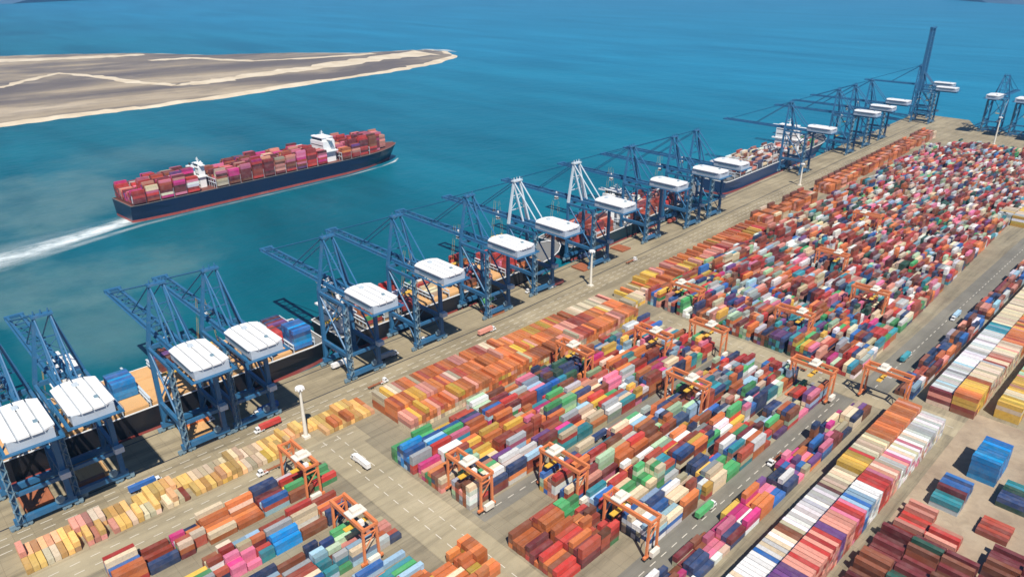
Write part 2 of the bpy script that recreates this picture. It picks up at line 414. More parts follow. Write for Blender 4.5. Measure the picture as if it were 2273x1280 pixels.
# near left: yellow row along the quay lanes
yh = lambda c, y: 0 if rng.random() < (.04 if c == 0 else .14) or (c == 1 and 138 < y < 156) else (2 if math.sin(y*.19+c)+rng.normal(0, .5) > .35 else 1)
block_x('Y', [-317.6, -308.4], 14, 188, yh, smooth_cols(YELLOW, .6), 2.62, ln=9.0)
# front blocks this side of the near cross road
block_y('A', -283, 6, 38, 142, 1.7, MIXED, 3, hole=.2)
block_y('B', -257, 6, 30, 142, 1.9, MIXED, 3, hole=.15)
block_y('C', -231, 7, 50, 142, 2.1, MIXED, 4)
block_y('D', -205, 7, 70, 142, 1.8, pal(orange=5, white=2, blue=2, teal=2, rust_red=3, pale_blue=2, green=1), 3, hole=.2)
block_y('D', -188, 8, 80, 157, 2.6, pal(orange=9, dark_orange=5, yellow=2, cream=1), 3)
# orange stack beside the quay road
oh = lambda c, y: int(np.clip(round((4 if y < 285 else 3)-(1 if c == 2 and y < 225 else 0)+rng.normal(0, .26)), 1, 5))
block_x('O', [-304.6, -292.2, -279.8], 190, 396, oh, smooth_cols(ORANGE, .55))
# blocks between the cross roads
block_y('E', -262.5, 7, 169, 397, 3.6, MIXED, 5, hole=.03)
block_y('F', -241.5, 7, 170, 397, 3.4, MIXED, 5, hole=.03)
block_y('G', -220.5, 6, 172, 397, 3.3, MIXED, 5, hole=.05)
block_y('K', -192.5, 7, 206, 397, 3.3, MIXED, 5, hole=.04)
block_y('L', -170.3, 7, 214, 397, 3.2, MIXED, 5, hole=.05)
block_y('M', -147.5, 6, 212, 397, 3, MIXED, 4, hole=.06)
block_y('P', -176, 12, 169, 208, 2.9, pal(red=5, rust_red=6, orange=3, dark_orange=3, brown=3, maroon=2, green=.4), 4, hole=.05)
TP = pal(navy=5, purple=2, magenta=3, pink=2, white=3, orange=2, brown=4, blue=2, cream=2, yellow=1, maroon=3)
block_y('T', -119.8, 5, 160, 397, 2.3, TP, 4, hole=.06)
block_y('T', -105.5, 4, 421, 810, 2.2, pal(navy=4, salmon=4, white=3, orange=2, brown=4, blue=2, pale_blue=2, rust_red=4, maroon=3), 3, hole=.08)
def bands(spec):
    def f(c, y, k):
        for yy, names in spec[c]:
            if y < yy: 
                if len(names) == 5: return names[k]
                return names[0] if rng.random() < .62 else names[int(rng.integers(len(names)))]
        return 'white'
    return f
wspec = [[(207,('orange','white','cream')),(212,('salmon','orange')),(232,('white','white','cream')),(236,('teal','blue')),(252,('white','white','pale blue','cream')),(257,('brown','grey')),(292,('white','white','cream','white')),(296,('maroon','brown')),(306,('cream','white')),(313,('cream','pale green')),(326,('yellow','yellow','orange')),(331,('red','salmon')),(347,('cream','yellow','salmon')),(420,('orange','yellow','salmon','orange'))],
         [(208,('dark orange','orange')),(216,('red','orange','red')),(228,('purple','salmon')),(232,('purple',)),(246,('salmon','red','rust red')),(262,('salmon','pink','red')),(268,('purple','grey')),(277,('salmon','rust red')),(288,('red','pink')),(294,('blue','pale blue')),(307,('white','pale blue','white')),(320,('red','pink','salmon')),(330,('salmon','pink','cream')),(372,('white','salmon','cream','pink')),(380,('grey','navy','white')),(420,('white','cream','grey'))]]
wh = lambda c, y: (4 if y < 314 else 5) if c == 0 else (5 if y < 330 else 4)
block_x('W', [-89.8, -77.3], 170, 396, wh, bands(wspec))
vspec = [[(427,('cream','maroon','salmon','maroon','white')),(480,('white','grey','pale blue','white')),(500,('white','white','teal')),(530,('white','pale blue','white')),(548,('teal','white','pale blue')),(990,('white','white','pale blue','cream','salmon'))],
         [(432,('brown','rust red','yellow','yellow','orange')),(444,('yellow','yellow')),(450,('orange','brown')),(520,('cream','grey','rust red','salmon')),(590,('orange','salmon','rust red','yellow')),(990,('salmon','pink','rust red','orange'))]]
block_x('V', [-82.8, -70.2], 424, 800, lambda c, y: 4 if c == 0 or y > 480 else 5, bands(vspec))
block_x('X', [-51], 436, 640, lambda c, y: 4, smooth_cols(pal(yellow=5, cream=4, pale_green=2, brown=1, salmon=2), .6))
block_x('X', [-38], 452, 640, lambda c, y: 3, smooth_cols(pal(yellow=5, cream=4, pale_green=2, brown=1, salmon=2), .6))
# loose stacks on the dirt lot
block_x('U', [-45], 366, 390, lambda c, y: 5, lambda c, y, k: 'azure' if rng.random() < .8 else 'blue')
block_x('U', [-51], 330, 352, lambda c, y: 3 if y > 338 else 2, lambda c, y, k: ('teal','teal','maroon','blue','navy','blue')[int((y-330)/3.7) % 6] if k else 'grey')
block_x('U', [-57, -44], 301, 324, lambda c, y: (1 if rng.random() < .5 else 2) if c == 0 or y < 314 else 0, smooth_cols(pal(red=4, rust_red=3, salmon=2), .5))
block_x('U', [-59, -46.5, -34, -21, -8.5, 4], 228, 318, lambda c, y: int(rng.choice((0, 1, 1, 2, 2, 3))) if y < 299 or c > 2 else 0, smooth_cols(pal(maroon=9, brown=4, rust_red=1, dark_green=1), .4))
block_x('U', [-29], 352, 372, lambda c, y: 2, smooth_cols(pal(dark_green=6, teal=2, navy=2), .4))
block_x('U', [-30], 322, 340, lambda c, y: int(rng.integers(0, 2)), smooth_cols(pal(cream=2, salmon=3, rust_red=3), .4))
# beyond the second cross road
def cap(y): return MIXED if y < 470 else FARP
for i, x0 in enumerate((-289, -265, -241, -217, -193, -169, -146)):
    n = 8
    for (a, c, P) in ((420, 500, MIXED), (506, 612, FARP), (622, 845, FARP), (862, 1190 if i > 0 else 1140, FARP)):
        block_y('S', x0+(6 if i == 0 else 0), n if i else 5, a, c, 3.4, P, 5, bend=.75, clump=.55, hole=.03)
for x0 in (-122, -98, -74, -50): block_y('S', x0, 7, 900, 1190, 2.8, FARP, 4, bend=.3)
block_x('V', [-150, -137], 830, 900, lambda c, y: 4, smooth_cols(pal(yellow=3, cream=4, grey=2, white=2), .6))
# yellow, then orange ribs along the seaward edge of the far yard
block_x('O', [-300, -287.6], 402, 440, lambda c, y: 0 if rng.random() < .3 else 2, smooth_cols(pal(yellow=6, orange=3, cream=3), .5), bend=1)
block_x('O', [-302, -289.6], 440, 640, lambda c, y: 0 if rng.random() < .12 else int(rng.integers(2, 4)), smooth_cols(pal(orange=7, dark_orange=5, yellow=3, red=2, salmon=2), .6), bend=1)
def ribs(y0, y1, P):
    b = 0; y = y0
    while y < y1:
        for c in range(7):
            n = 0 if rng.random() < .05 else (5 if c == 0 else 4); st = pick(P)
            put(-308+2.75*c+dx(y)*1.0, y, n, 12.19, False, lambda k: 'brown' if c == 0 and k > 2 and rng.random() < .8 else (st if rng.random() < .7 else pick(P)), 'O', c, 200+b)
        b += 1; y += 18.5
RIBP = pal(orange=6, dark_orange=5, salmon=2, rust_red=1, cream=1)
ribs(654, 780, RIBP); ribs(815, 1240, RIBP)
# what single groups of stacks look like
def recolour(x0, x1, y0, y1, names, only=None):
    for i, c in enumerate(CON):
        if x0 < c[0] < x1 and y0 < c[1] < y1 and (only is None or c[6] in only):
            CON[i] = c[:5]+(names[int(rng.integers(len(names)))],)+c[6:]
for a in ((-263,-257.5,165,192,('green',),'E'),(-257.5,-248,165,192,('blue','azure','navy','pale blue'),'E'),(-263,-255,192,210,('yellow','green','rust red'),'E'),
  (-263,-252,224,238,('white','pale green','white','grey'),'E'),(-263,-255,212,224,('rust red','red'),'E'),(-263,-246,268,312,('navy','navy','brown','purple','dark green'),'E'),(-263,-250,254,268,('pink','salmon','pale blue'),'E'),
  (-229,-217,256,272,('green','pale green'),'F'),(-204.5,-200,238,250,('green',),'G'),(-206,-198,272,300,('navy','blue'),'G'),(-163,-150,232,250,('pale green','green','cream'),'LM'),(-241,-225,196,232,('orange','dark orange','rust red','yellow'),'F'),
  (-250,-240,76,88,('pink','magenta'),'B'),(-250,-238,98,112,('blue','azure'),'B'),(-285,-268,75,100,('orange','cream','dark orange'),'A'),(-265,-255,50,62,('white','blue','teal'),'AB'),(-228,-214,96,108,('teal','pale blue','teal'),'C'),
  (-215,-206,124,142,('white','white','navy'),'CD'),(-206,-199,124,142,('azure','blue','pale blue'),'D'),(-199,-192,116,142,('green','teal'),'D'),(-173,-166,196,210,('green',),'P'),(-150,-133,212,232,('blue','white','cream','pale blue','navy'),'M'),(-195,-170,396,470,('navy','dark green','purple','brown','teal'),'SK')):
    recolour(*a)


# ------------------------------------------------------------------ ships
def loft_ship(name, Lg, hb, D, hullm, x, y, rz, deckm='deck', label=None, group=None, bulb=True):
    root = empty(name, (x, y, ZW), rz, label=label, cat='ship', group=group)
    st = [(0, .78, .93, 0), (.03, .88, 1, 0), (.12, 1, 1, 0), (.5, 1, 1, 0), (.76, .99, 1, .2), (.85, .82, 1, .6), (.91, .55, .93, 1.4), (.955, .27, .72, 2.4), (.985, .07, .42, 3.2), (1.0, .0, .12, 3.8)]
    hmb = MB(); rings = []
    for s, wl, dk, sh in st:
        yy = s*Lg; fl = (max(0, s-.85)/.15)**2*Lg*.03
        zs = [(-6, wl*.97, 0), (0, wl, 0), (2.6, wl*1.0+(dk-wl)*.06, .1*fl), (D*.55, wl+(dk-wl)*.5, .45*fl), (D+sh, dk, fl)]
        rings.append([(-hb*b_, yy+f, z) for z, b_, f in zs]+[(hb*b_, yy+f, z) for z, b_, f in zs])
    for r0, r1 in zip(rings[:-1], rings[1:]):
        for k in range(4):
            mi = 1 if k < 2 else 0
            hmb.quad([r0[k+1], r0[k], r1[k], r1[k+1]][::-1] if False else [r0[k], r0[k+1], r1[k+1], r1[k]], mi)
            hmb.quad([r0[k+6], r0[k+5], r1[k+5], r1[k+6]], mi)
    r = rings[0]
    for k in range(4): hmb.quad([r[k], r[k+5], r[k+6], r[k+1]], 1 if k < 2 else 0)
    hmb.build('hull', [hullm, M['boot']], root)
    d = MB()
    for r0, r1 in zip(rings[:-1], rings[1:]):
        d.quad([Vector(r0[4])-Vector((0,0,.9)), Vector(r0[9])-Vector((0,0,.9)), Vector(r1[9])-Vector((0,0,.9)), Vector(r1[4])-Vector((0,0,.9))])
    d.build('deck', M[deckm], root)
    rl = MB()
    for r0, r1 in zip(rings[:-1], rings[1:]):
        for k in (4, 9): rl.beam(r0[k], r1[k], .5, .5)
    rl.beam(rings[0][4], rings[0][9], .5, .5)
    rl.build('gunwale', M['white' if hullm is not M['navyhull'] else 'deckgrey'], root)
    return root
def superstructure(root, yc, D, hb, tall, dp=11, funnel=False, name='superstructure', wf=.62):
    b = MB(); wd = hb*wf
    b.box(-wd, wd, yc-dp/2, yc+dp/2, D-.9, D+tall*.8)
    b.box(-wd*.8, wd*.8, yc-dp/2+.6, yc+dp/2-.6, D+tall*.8, D+tall*.93)
    b.box(-wd*1.55, wd*1.55, yc-2.2, yc+3, D+tall*.86, D+tall*.9); b.box(-wd*1.3, wd*1.3, yc-dp/2-1.5, yc+dp/2+1.5, D+tall*.4, D+tall*.44)      # bridge wings
    b.box(-wd*.86, wd*.86, yc-dp/2+.2, yc+dp/2-.2, D+tall*.93, D+tall*.95)
    s = b.build(name, M['white'], root)
    for lev in range(int(tall*.8/3)):
        z = D+1.2+lev*3
        for sgn in (-1, 1):
            q = MB(); yf = yc+sgn*(dp/2+.03)
            q.box(-wd*.93, wd*.93, yf-.05, yf+.05, z, z+1)
            if lev % 2 == 0: q.build('window', M['glass'], s)
    for ya in (yc+dp/2-.64, yc-dp/2+.5):
        q = MB(); q.box(-wd*.78, wd*.78, ya, ya+.14, D+tall*.83, D+tall*.9); q.build('bridge_window', M['glass'], s)
    q = MB(); q.cyl((0, yc, D+tall*.95), (0, yc, D+tall*1.18), .6, .25); q.beam((-4, yc, D+tall*1.06), (4, yc, D+tall*1.06), .4); q.beam((-2.4, yc, D+tall*1.12), (2.4, yc, D+tall*1.12), .4); q.cyl((3, yc+2, D+tall*.95), (3, yc+2, D+tall*1.02), 1.1, .5)
    q.build('radar_mast', M['white'], s)
    if funnel:
        q = MB(); q.hexa([(-3.5, yc-dp/2-10, D), (3.5, yc-dp/2-10, D), (3.5, yc-dp/2-1, D), (-3.5, yc-dp/2-1, D), (-2.6, yc-dp/2-9, D+tall*.9), (2.6, yc-dp/2-9, D+tall*.9), (2.6, yc-dp/2-2.4, D+tall*.9), (-2.6, yc-dp/2-2.4, D+tall*.9)])
        f = q.build('funnel', M['white'], root)
        q = MB(); q.box(-2.9, 2.9, yc-dp/2-9.4, yc-dp/2-2, D+tall*.66, D+tall*.78); q.build('funnel_band', M['funnel'], f)
        q = MB(); [q.cyl((xx, yc-dp/2-5.5, D+tall*.9), (xx, yc-dp/2-5.5, D+tall*1.0), .6) for xx in (-1, 1)]; q.build('exhaust_pipe', M['dark'], f)
def cargo(x, y, rz, D, bays, hb, P, key, htop=1.5):
    """deck load: bays = [(y along ship, mean tiers or callable(col)->tiers, palette)]"""
    nc = int((hb*2-2)/2.55); ca, sa = math.cos(rz), math.sin(rz)
    for yc, hm, PP in bays:
        pc = pick(PP or P); runh = 0
        for c in range(nc):
            if c % 3 == 0: runh = rng.normal(0, .8)
            n = hm(c) if callable(hm) else int(np.clip(round(hm+runh+rng.normal(0, .4)), 0, 9))
            lx = -nc*2.55/2+1.27+c*2.55
            def colf(k):
                nonlocal pc
                if rng.random() > .5: pc = pick(PP or P)
                return pc
            put(x+ca*lx-sa*yc, y+sa*lx+ca*yc, n, 12.19, ('rot', rz), colf, key, c, 0, ZW+D+htop)
def hatches(root, ycs, D, hb, m):
    for yc in ycs:
        for xx in (-1, 0, 1):
            q = MB(); wd = (hb*2-4)/3
            q.box(xx*wd-wd/2+.2, xx*wd+wd/2-.2, yc-6.3, yc+6.3, D-.9, D+1.1)
            q.box(xx*wd-wd/2+1, xx*wd+wd/2-1, yc-5.6, yc+5.6, D+1.1, D+1.32)
            q.build('hatch_cover', m, root)
def lashing(root, ycs, D, hb, h=8):
    for yc in ycs:
        q = MB()
        for xx in np.linspace(-hb+1, hb-1, 9): q.beam((xx, yc, D-.9), (xx, yc, D+h), .45)
        for z in (D+h*.5, D+h): q.box(-hb+1, hb-1, yc-.6, yc+.6, z, z+.3)
        q.build('lashing_bridge', M['pale'], root)
# the ship under way
RZ = R(4.4)
mv = loft_ship('container_ship', 352, 24.5, 18, M['navyhull'], -790, 210, RZ, label='dark navy container ship loaded with red containers, sailing out with a white wake', group='container ships')
superstructure(mv, 248, 18, 24.5, 31, 17, wf=.55)
superstructure(mv, 86, 18, 24.5, 27, 7, wf=.26, funnel=True, name='engine_casing')
MVP = pal(rust_red=8, red=26, maroon=30, brown=5, salmon=4, pink=9, magenta=12, purple=4, cream=1.5, white=1.5)
MV2 = pal(orange=3, salmon=9, rust_red=9, cream=3, brown=4, red=5, maroon=10, pink=5, magenta=3)
bays = [(10,2.2,None),(24,3.2,None),(38.5,4,None),(53,4.6,None),(67,4.4,None),(100,2.6,MV2),(114.5,3.4,MV2),(129,4.2,MV2),(143.5,5,None),(158,5.2,None),(172.5,3.6,MV2),(187,4,MV2),(201.5,4.4,None),(216,5,None),(231,3,MV2),(267,3,MV2),(281.5,4.2,None),(296,5.6,None),(310.5,6,None)]
bays = [(a, h+2.4, P_) for a, h, P_ in bays]
cargo(-790, 210, RZ, 18, [b_ for b_ in bays if b_[0] < 290], 24.5, MVP, 'ship')
cargo(-790, 210, RZ, 18, [b_ for b_ in bays if 290 < b_[0] < 318], 21.5, MVP, 'ship')
cargo(-790, 210, RZ, 18, [(319, 6.4, MVP)], 17, MVP, 'ship'); cargo(-790, 210, RZ, 19.5, [(332.5, 6, pal(salmon=4, pink=3, rust_red=3, white=1))], 12, MVP, 'ship')
hatches(mv, [b_[0] for b_ in bays if b_[0] < 312], 18, 23.5, M['deck']); lashing(mv, [b_[0]-7.2 for b_ in bays if b_[0] < 312 and b_[0] > 20], 18, 22, 9)
# ships alongside: A heads towards -y (stern at y = 203), B, C, D head towards +y
def berthed(name, y0, y1, hb, D, hullm, flip, label, dk='deckgrey'):
    ym = (y0+y1)/2; ang = math.atan(.052) if ym > 450 else 0
    xo = -379-hb+dx(ym)
    Lg = y1-y0
    if flip: s = loft_ship(name, Lg, hb, D, hullm, xo, y1, math.pi+ang, dk, label, 'container ships'); return s, xo, y1, math.pi+ang
    a = Vector((math.sin(ang), 0))*0
    s = loft_ship(name, Lg, hb, D, hullm, xo+math.sin(ang)*Lg/2, y0, ang, dk, label, 'container ships'); return s, xo+math.sin(ang)*Lg/2, y0, ang
hbA = 24
sA, xA, yA, rA = berthed('container_ship', -150, 203, hbA, 15.5, M['blackhull'], True, 'black container ship alongside the nearest cranes, tan hatch covers mostly bare')
hatches(sA, [16+14.4*i for i in range(15)], 15.5, hbA, M['tan']); lashing(sA, [9+14.4*i for i in range(15)], 15.5, hbA, 5)
superstructure(sA, 140, 15.5, hbA, 30, 11)
BL = pal(azure=8, blue=3)
cargo(xA, yA, rA, 15.5, [(117, lambda c: 4 if 6 <= c <= 11 else 0, BL), (16.4, lambda c: (5 if c < 6 else 0), pal(blue=5, azure=2)), (30.8, lambda c: (4 if 4 <= c < 9 else 0), pal(red=5, rust_red=2)), (16.4, lambda c: (2 if c > 9 else 0), pal(maroon=3, purple=2, navy=3)), (88, lambda c: 3 if c > 11 else 0, pal(maroon=3, purple=2, brown=2)), (73.6, lambda c: 2 if c > 9 else 0, pal(maroon=3, navy=2, red=1))], hbA, BL, 'ship', 1.4)
sB, xB, yB, rB = berthed('container_ship', 213, 437, 20, 14, M['blackhull'], False, 'black container ship alongside with mixed red and orange deck stacks and aft white bridge')
superstructure(sB, 9, 14, 20, 30, 10)
hatches(sB, [28+14.4*i for i in range(12)], 14, 19, M['tan']); lashing(sB, [21+14.4*i for i in range(12)], 14, 19, 5)
SB = pal(rust_red=5, orange=4, red=4, green=1, white=2, cream=2, navy=2, brown=3, pink=1)
cargo(xB, yB, rB, 14, [(28, 2.6, SB), (42.4, 2, SB), (56.8, 3, pal(red=4, maroon=3, white=1)), (85.6, 1.4, SB), (114.4, 2.6, SB), (128.8, 3, SB), (157.6, 3.4, pal(red=4, pink=2, rust_red=3)), (172, 2.5, SB)], 19, SB, 'ship')
sC, xC, yC, rC = berthed('container_ship', 449, 692, 21, 14, M['greenhull'], False, 'dark green container ship alongside, red stacks forward of its mid white bridge')
superstructure(sC, 92, 14, 21, 30, 10, funnel=True)
hatches(sC, [14+14.4*i for i in range(14) if not 4 <= i <= 5], 14, 20, M['rust']); lashing(sC, [21+14.4*i for i in range(13) if i != 5], 14, 20, 5)
cargo(xC, yC, rC, 14, [(14+14.4*i, 3.2 if i < 4 else 2.4, pal(red=5, rust_red=5, salmon=3, maroon=3, white=1)) for i in range(14) if not 4 <= i <= 5], 20, SB, 'ship')
sD, xD, yD, rD = berthed('container_ship', 728, 1045, 24, 16, M['bluehull'], False, 'dark blue container ship at the far berth with brown and white deck stacks')
superstructure(sD, 212, 16, 24, 34, 11)
hatches(sD, [14+14.4*i for i in range(18) if i not in (13, 14)], 16, 23, M['deckgrey']); lashing(sD, [21+14.4*i for i in range(17) if i != 13], 16, 23, 6)
cargo(xD, yD, rD, 16, [(14+14.4*i, 2.6+.5*math.sin(i), pal(brown=4, white=5, cream=3, rust_red=3, salmon=3, navy=2, green=1)) for i in range(2, 18) if i not in (13, 14)], 23, SB, 'ship')

# ------------------------------------------------------------------ container objects: the 300 that show largest, then the mass
fwv = Vector((-math.sin(YAW)*math.cos(PITCH), math.cos(YAW)*math.cos(PITCH), -math.sin(PITCH)))
rtv = Vector((math.cos(YAW), math.sin(YAW), 0)); upv = rtv.cross(fwv)
def px(p):
    v = Vector(p)-Vector((0, 0, H)); d = v.dot(fwv)
    return 1136.5+1600*v.dot(rtv)/d, 640-1600*v.dot(upv)/d, d
occ = {}
for i, c in enumerate(CON):
    if c[6] == 'ship': continue
    occ[(c[6], c[7], c[8], c[9], round(c[0]/6), round(c[1]/2))] = i
top_at = {}
for c in CON:
    if c[6] != 'ship': 
        k = (c[6], c[7], c[8]); top_at[k] = max(top_at.get(k, -1), c[9])
score = []
for i, c in enumerate(CON):
    if c[6] == 'ship': continue
    X, Y, d = px((c[0], c[1], c[2]+1.3))
    if not (-5 < X < 2280 and 0 < Y < 1285): continue
    q = c[9] == c[10]-1
    a = 1.0 if q else 0
    step = 2 if not c[4] else 1
    for nb_, wgt in (((c[6], c[7]+1, c[8]), .75 if not c[4] else .3), ((c[6], c[7], c[8]-step), .3 if not c[4] else .75)):
        if top_at.get(nb_, -1) < c[9]: a += wgt
    if a < .7: continue
    score.append((a**.4*c[3]**.5/d, i))
score.sort(reverse=True)
single = set(i for _, i in score[:300])
# master meshes -------------------------------------------------
def corr_panel(mb, o, u, v, lu, lv, nrm, n, dep):
    """corrugated sheet: o corner, u along, v up; n waves"""
    o, u, v, nrm = Vector(o), Vector(u), Vector(v), Vector(nrm); pts = []
    for i in range(n):
        s = lu/n
        for f, dd in ((0, 0), (.3, 0), (.5, -dep), (.8, -dep)): pts.append((i*s+f*s, dd))
    pts.append((lu, 0)); k = len(mb.v)
    for a, dd in pts:
        for hh in (0, lv): mb.v.append(tuple(o+u*a+v*hh+nrm*dd))
    for i in range(len(pts)-1):
        mb.f.append((k+2*i, k+2*i+2, k+2*i+3, k+2*i+1)); mb.m.append(0)
def container_meshes(ln):
    hl = ln/2; W = 1.219; Hh = 2.591; nw = int(ln/.55)
    b = MB()
    corr_panel(b, (W-.03, -hl+.15, .15), (0,1,0), (0,0,1), ln-.3, Hh-.27, (1,0,0), nw, .07)
    corr_panel(b, (-W+.03, hl-.15, .15), (0,-1,0), (0,0,1), ln-.3, Hh-.27, (-1,0,0), nw, .07)
    corr_panel(b, (-W+.06, -hl+.12, Hh-.04), (1,0,0), (0,1,0), W*2-.12, ln-.24, (0,0,1), 1, 0) if False else None
    k = len(b.v)
    corr_panel(b, (W-.06, -hl+.12, Hh-.03), (0,1,0), (-1,0,0), ln-.24, W*2-.12, (0,0,1), nw, .05)
    corr_panel(b, (W-.12, hl-.05, .15), (-1,0,0), (0,0,1), W*2-.24, Hh-.27, (0,1,0), 6, .06)
    b.quad([(-W+.05,-hl+.1,.1),(-W+.05,hl-.1,.1),(W-.05,hl-.1,.1),(W-.05,-hl+.1,.1)])
    body = b.mesh('container_body', MC)
    f = MB()
    for sx_ in (-1, 1):
        for sy_ in (-1, 1): f.box(*sorted((sx_*W, sx_*(W-.16))), *sorted((sy_*hl, sy_*(hl-.16))), 0, Hh)
        f.box(*sorted((sx_*W, sx_*(W-.1))), -hl+.16, hl-.16, Hh-.13, Hh-.005); f.box(*sorted((sx_*W, sx_*(W-.1))), -hl+.16, hl-.16, 0, .17)
    for sy_ in (-1, 1):
        f.box(-W+.16, W-.16, *sorted((sy_*hl, sy_*(hl-.12))), Hh-.14, Hh-.005); f.box(-W+.16, W-.16, *sorted((sy_*hl, sy_*(hl-.12))), 0, .16)
    frame = f.mesh('container_frame', MC)
    doors = []
    for s in (-1, 1):
        d = MB(); x0, x1 = sorted((s*.015, s*(W-.17)))
        d.box(x0, x1, -hl+.03, -hl+.09, .17, Hh-.15)
        for xx in (s*.3, s*.78): d.cyl((xx, -hl+.0, .2), (xx, -hl+.0, Hh-.18), .035, n=6); d.box(xx-.12, xx+.12, -hl-.03, -hl+.03, 1.1, 1.18)
        doors.append(d.mesh('container_door', MC))
    return body, frame, doors
CM = {12.19: container_meshes(12.19), 9.0: container_meshes(9.0), 6.06: container_meshes(6.06)}
BN = dict(Y='yellow quayside row', A='front block beside sandy road', B='second front block', C='third front block', D='front corner block', O='big orange stack', E='green-cornered middle block',
          F='second middle block', G='middle block beside grey aisle', K='block inland of grey aisle', L='block inland of it' if False else 'second block inland of grey aisle', M='block beside wide road', P='red heap block', T='narrow roadside row', W='long white-topped stack', V='far white-topped stack', X='yellow inland stack', U='dirt lot stacks', S='far yard')
ORD = ['first','second','third','fourth','fifth','sixth','seventh','eighth','ninth','tenth','eleventh','twelfth','thirteenth','fourteenth','fifteenth','sixteenth','seventeenth','eighteenth','nineteenth','twentieth']
def ordn(i):
    if i < 20: return ORD[i]
    tens = ['', '', 'twenty', 'thirty', 'forty', 'fifty', 'sixty', 'seventy', 'eighty', 'ninety']; n = i+1
    if n % 10 == 0: return {20:'twentieth',30:'thirtieth',40:'fortieth',50:'fiftieth',60:'sixtieth',70:'seventieth',80:'eightieth',90:'ninetieth'}.get(n, 'farthest')
    return tens[n//10]+'-'+ORD[n % 10-1]
keys_b = {}
for i in single: keys_b.setdefault(CON[i][6], set()).add(round(CON[i][1], 0))
used_lab = {}
lot_ord = {}
for i in sorted(single, key=lambda i: (CON[i][6], CON[i][1], CON[i][0], CON[i][2])):
    x, y, z, ln, ax, cn, key, row, bay, tier, n = CON[i]
    tw = 'top' if tier == n-1 and n > 1 else 'lone' if n == 1 else ('ground', 'second', 'third', 'fourth', 'fifth')[tier]
    tw = 'standing on the ground' if tw == 'lone' else tw+' tier'
    if key in 'ABCD':       # bays counted from the near cross road, which bounds these blocks at y = 142
        nb = int(round((142-y)/12.75-.45)); bw = ordn(max(0, nb))+' bay before crossroad'
    elif key in 'EFGKLMPT':
        nb = int((y-169)/12.75); bw = ordn(max(0, nb))+' bay past crossroad'
    elif key == 'Y': bw = ordn(int((y-16)/2.75))+' along the row from its near end'
    elif key in 'OWVX': bw = ordn(bay)+' slot from near end'
    else: bw = ordn(int((y-265)/2.62))+' slot from near end'
    short = 'short ' if ln < 7 else ''
    if key == 'Y': lab = f'{cn} container, {tw}, {bw}, {BN[key]}'
    elif ax: lab = f'{cn} container, {tw}, {bw}, {ordn(row)} column from quay, {BN[key]}'
    else: lab = f'{short}{cn} container, {tw}, {bw}, {ordn(row)} row from quay, {BN[key]}'
    if ln < 7 and lab in used_lab: lab = lab.replace('short', 'short farther')
    if lab in used_lab: lab = lab.replace(' container', ' weathered container' if lab.replace(' container', ' weathered container') not in used_lab else ' inland container')
    lab = ' '.join(lab.split()[:16]); used_lab[lab] = 1
    body, frame, doors = CM[ln]
    o = bpy.data.objects.new('shipping_container', body); COL.objects.link(o)
    o.location = (x, y, z); o.rotation_euler = (0, 0, R(90) if ax else (0 if rng.random() < .7 else math.pi))
    j = rng.uniform(.55, 1.05); c = tuple(min(.95, v*j) for v in PAL[cn]); o.color = (*c, 1)
    tag(o, lab, 'container', 'containers in the '+BN[key])
    for nm, me in (('frame', frame), ('door', doors[0]), ('door', doors[1])):
        p_ = bpy.data.objects.new(nm, me); COL.objects.link(p_); p_.parent = o; p_.color = (*(v*.9 for v in c), 1)
# the mass ------------------------------------------------------
rest = [c for i, c in enumerate(CON) if i not in single]
n = len(rest); A = np.array([[c[0], c[1], c[2], c[3]] for c in rest])
ang = np.array([c[4][1] if isinstance(c[4], tuple) else (math.pi/2 if c[4] else 0) for c in rest])
cc = np.array([PAL[c[5]] for c in rest])*rng.uniform(.42, 1.08, (n, 1))*rng.uniform(.9, 1.08, (n, 3))
lc = np.array([[-1,-1,0],[1,-1,0],[1,1,0],[-1,1,0],[-1,-1,1],[1,-1,1],[1,1,1],[-1,1,1]], float)
ca, sa = np.cos(ang)[:, None], np.sin(ang)[:, None]
lx = lc[None, :, 0]*1.2; ly = lc[None, :, 1]*A[:, 3:4]/2
V = np.stack([A[:, 0:1]+ca*lx-sa*ly, A[:, 1:2]+sa*lx+ca*ly, A[:, 2:3]+lc[None, :, 2]*2.56+0*lx], -1).reshape(-1, 3)
F6 = np.array([[3,2,1,0],[4,5,6,7],[0,1,5,4],[1,2,6,5],[2,3,7,6],[3,0,4,7]])
F = (F6[None]+8*np.arange(n)[:, None, None]).reshape(-1, 4)
me = bpy.data.meshes.new('shipping_containers'); me.vertices.add(len(V)); me.vertices.foreach_set('co', V.ravel())
me.loops.add(F.size); me.loops.foreach_set('vertex_index', F.ravel().astype(np.int32))
me.polygons.add(len(F)); me.polygons.foreach_set('loop_start', np.arange(0, F.size, 4, dtype=np.int32))
me.polygons.foreach_set('loop_total', np.full(len(F), 4, dtype=np.int32)); me.polygons.foreach_set('use_smooth', np.zeros(len(F), dtype=bool)); me.update(calc_edges=True); me.validate()
at = me.color_attributes.new('Col', 'FLOAT_COLOR', 'POINT')
at.data.foreach_set('color', np.repeat(np.c_[np.clip(cc, 0, .95), np.ones(n)], 8, axis=0).ravel())
me.materials.append(MCS)
o = bpy.data.objects.new('shipping_containers', me); COL.objects.link(o)
tag(o, 'thousands of stacked multicoloured shipping containers filling the far yard and ship decks', 'containers', kind='stuff')
print('containers', len(CON), 'single', len(single))

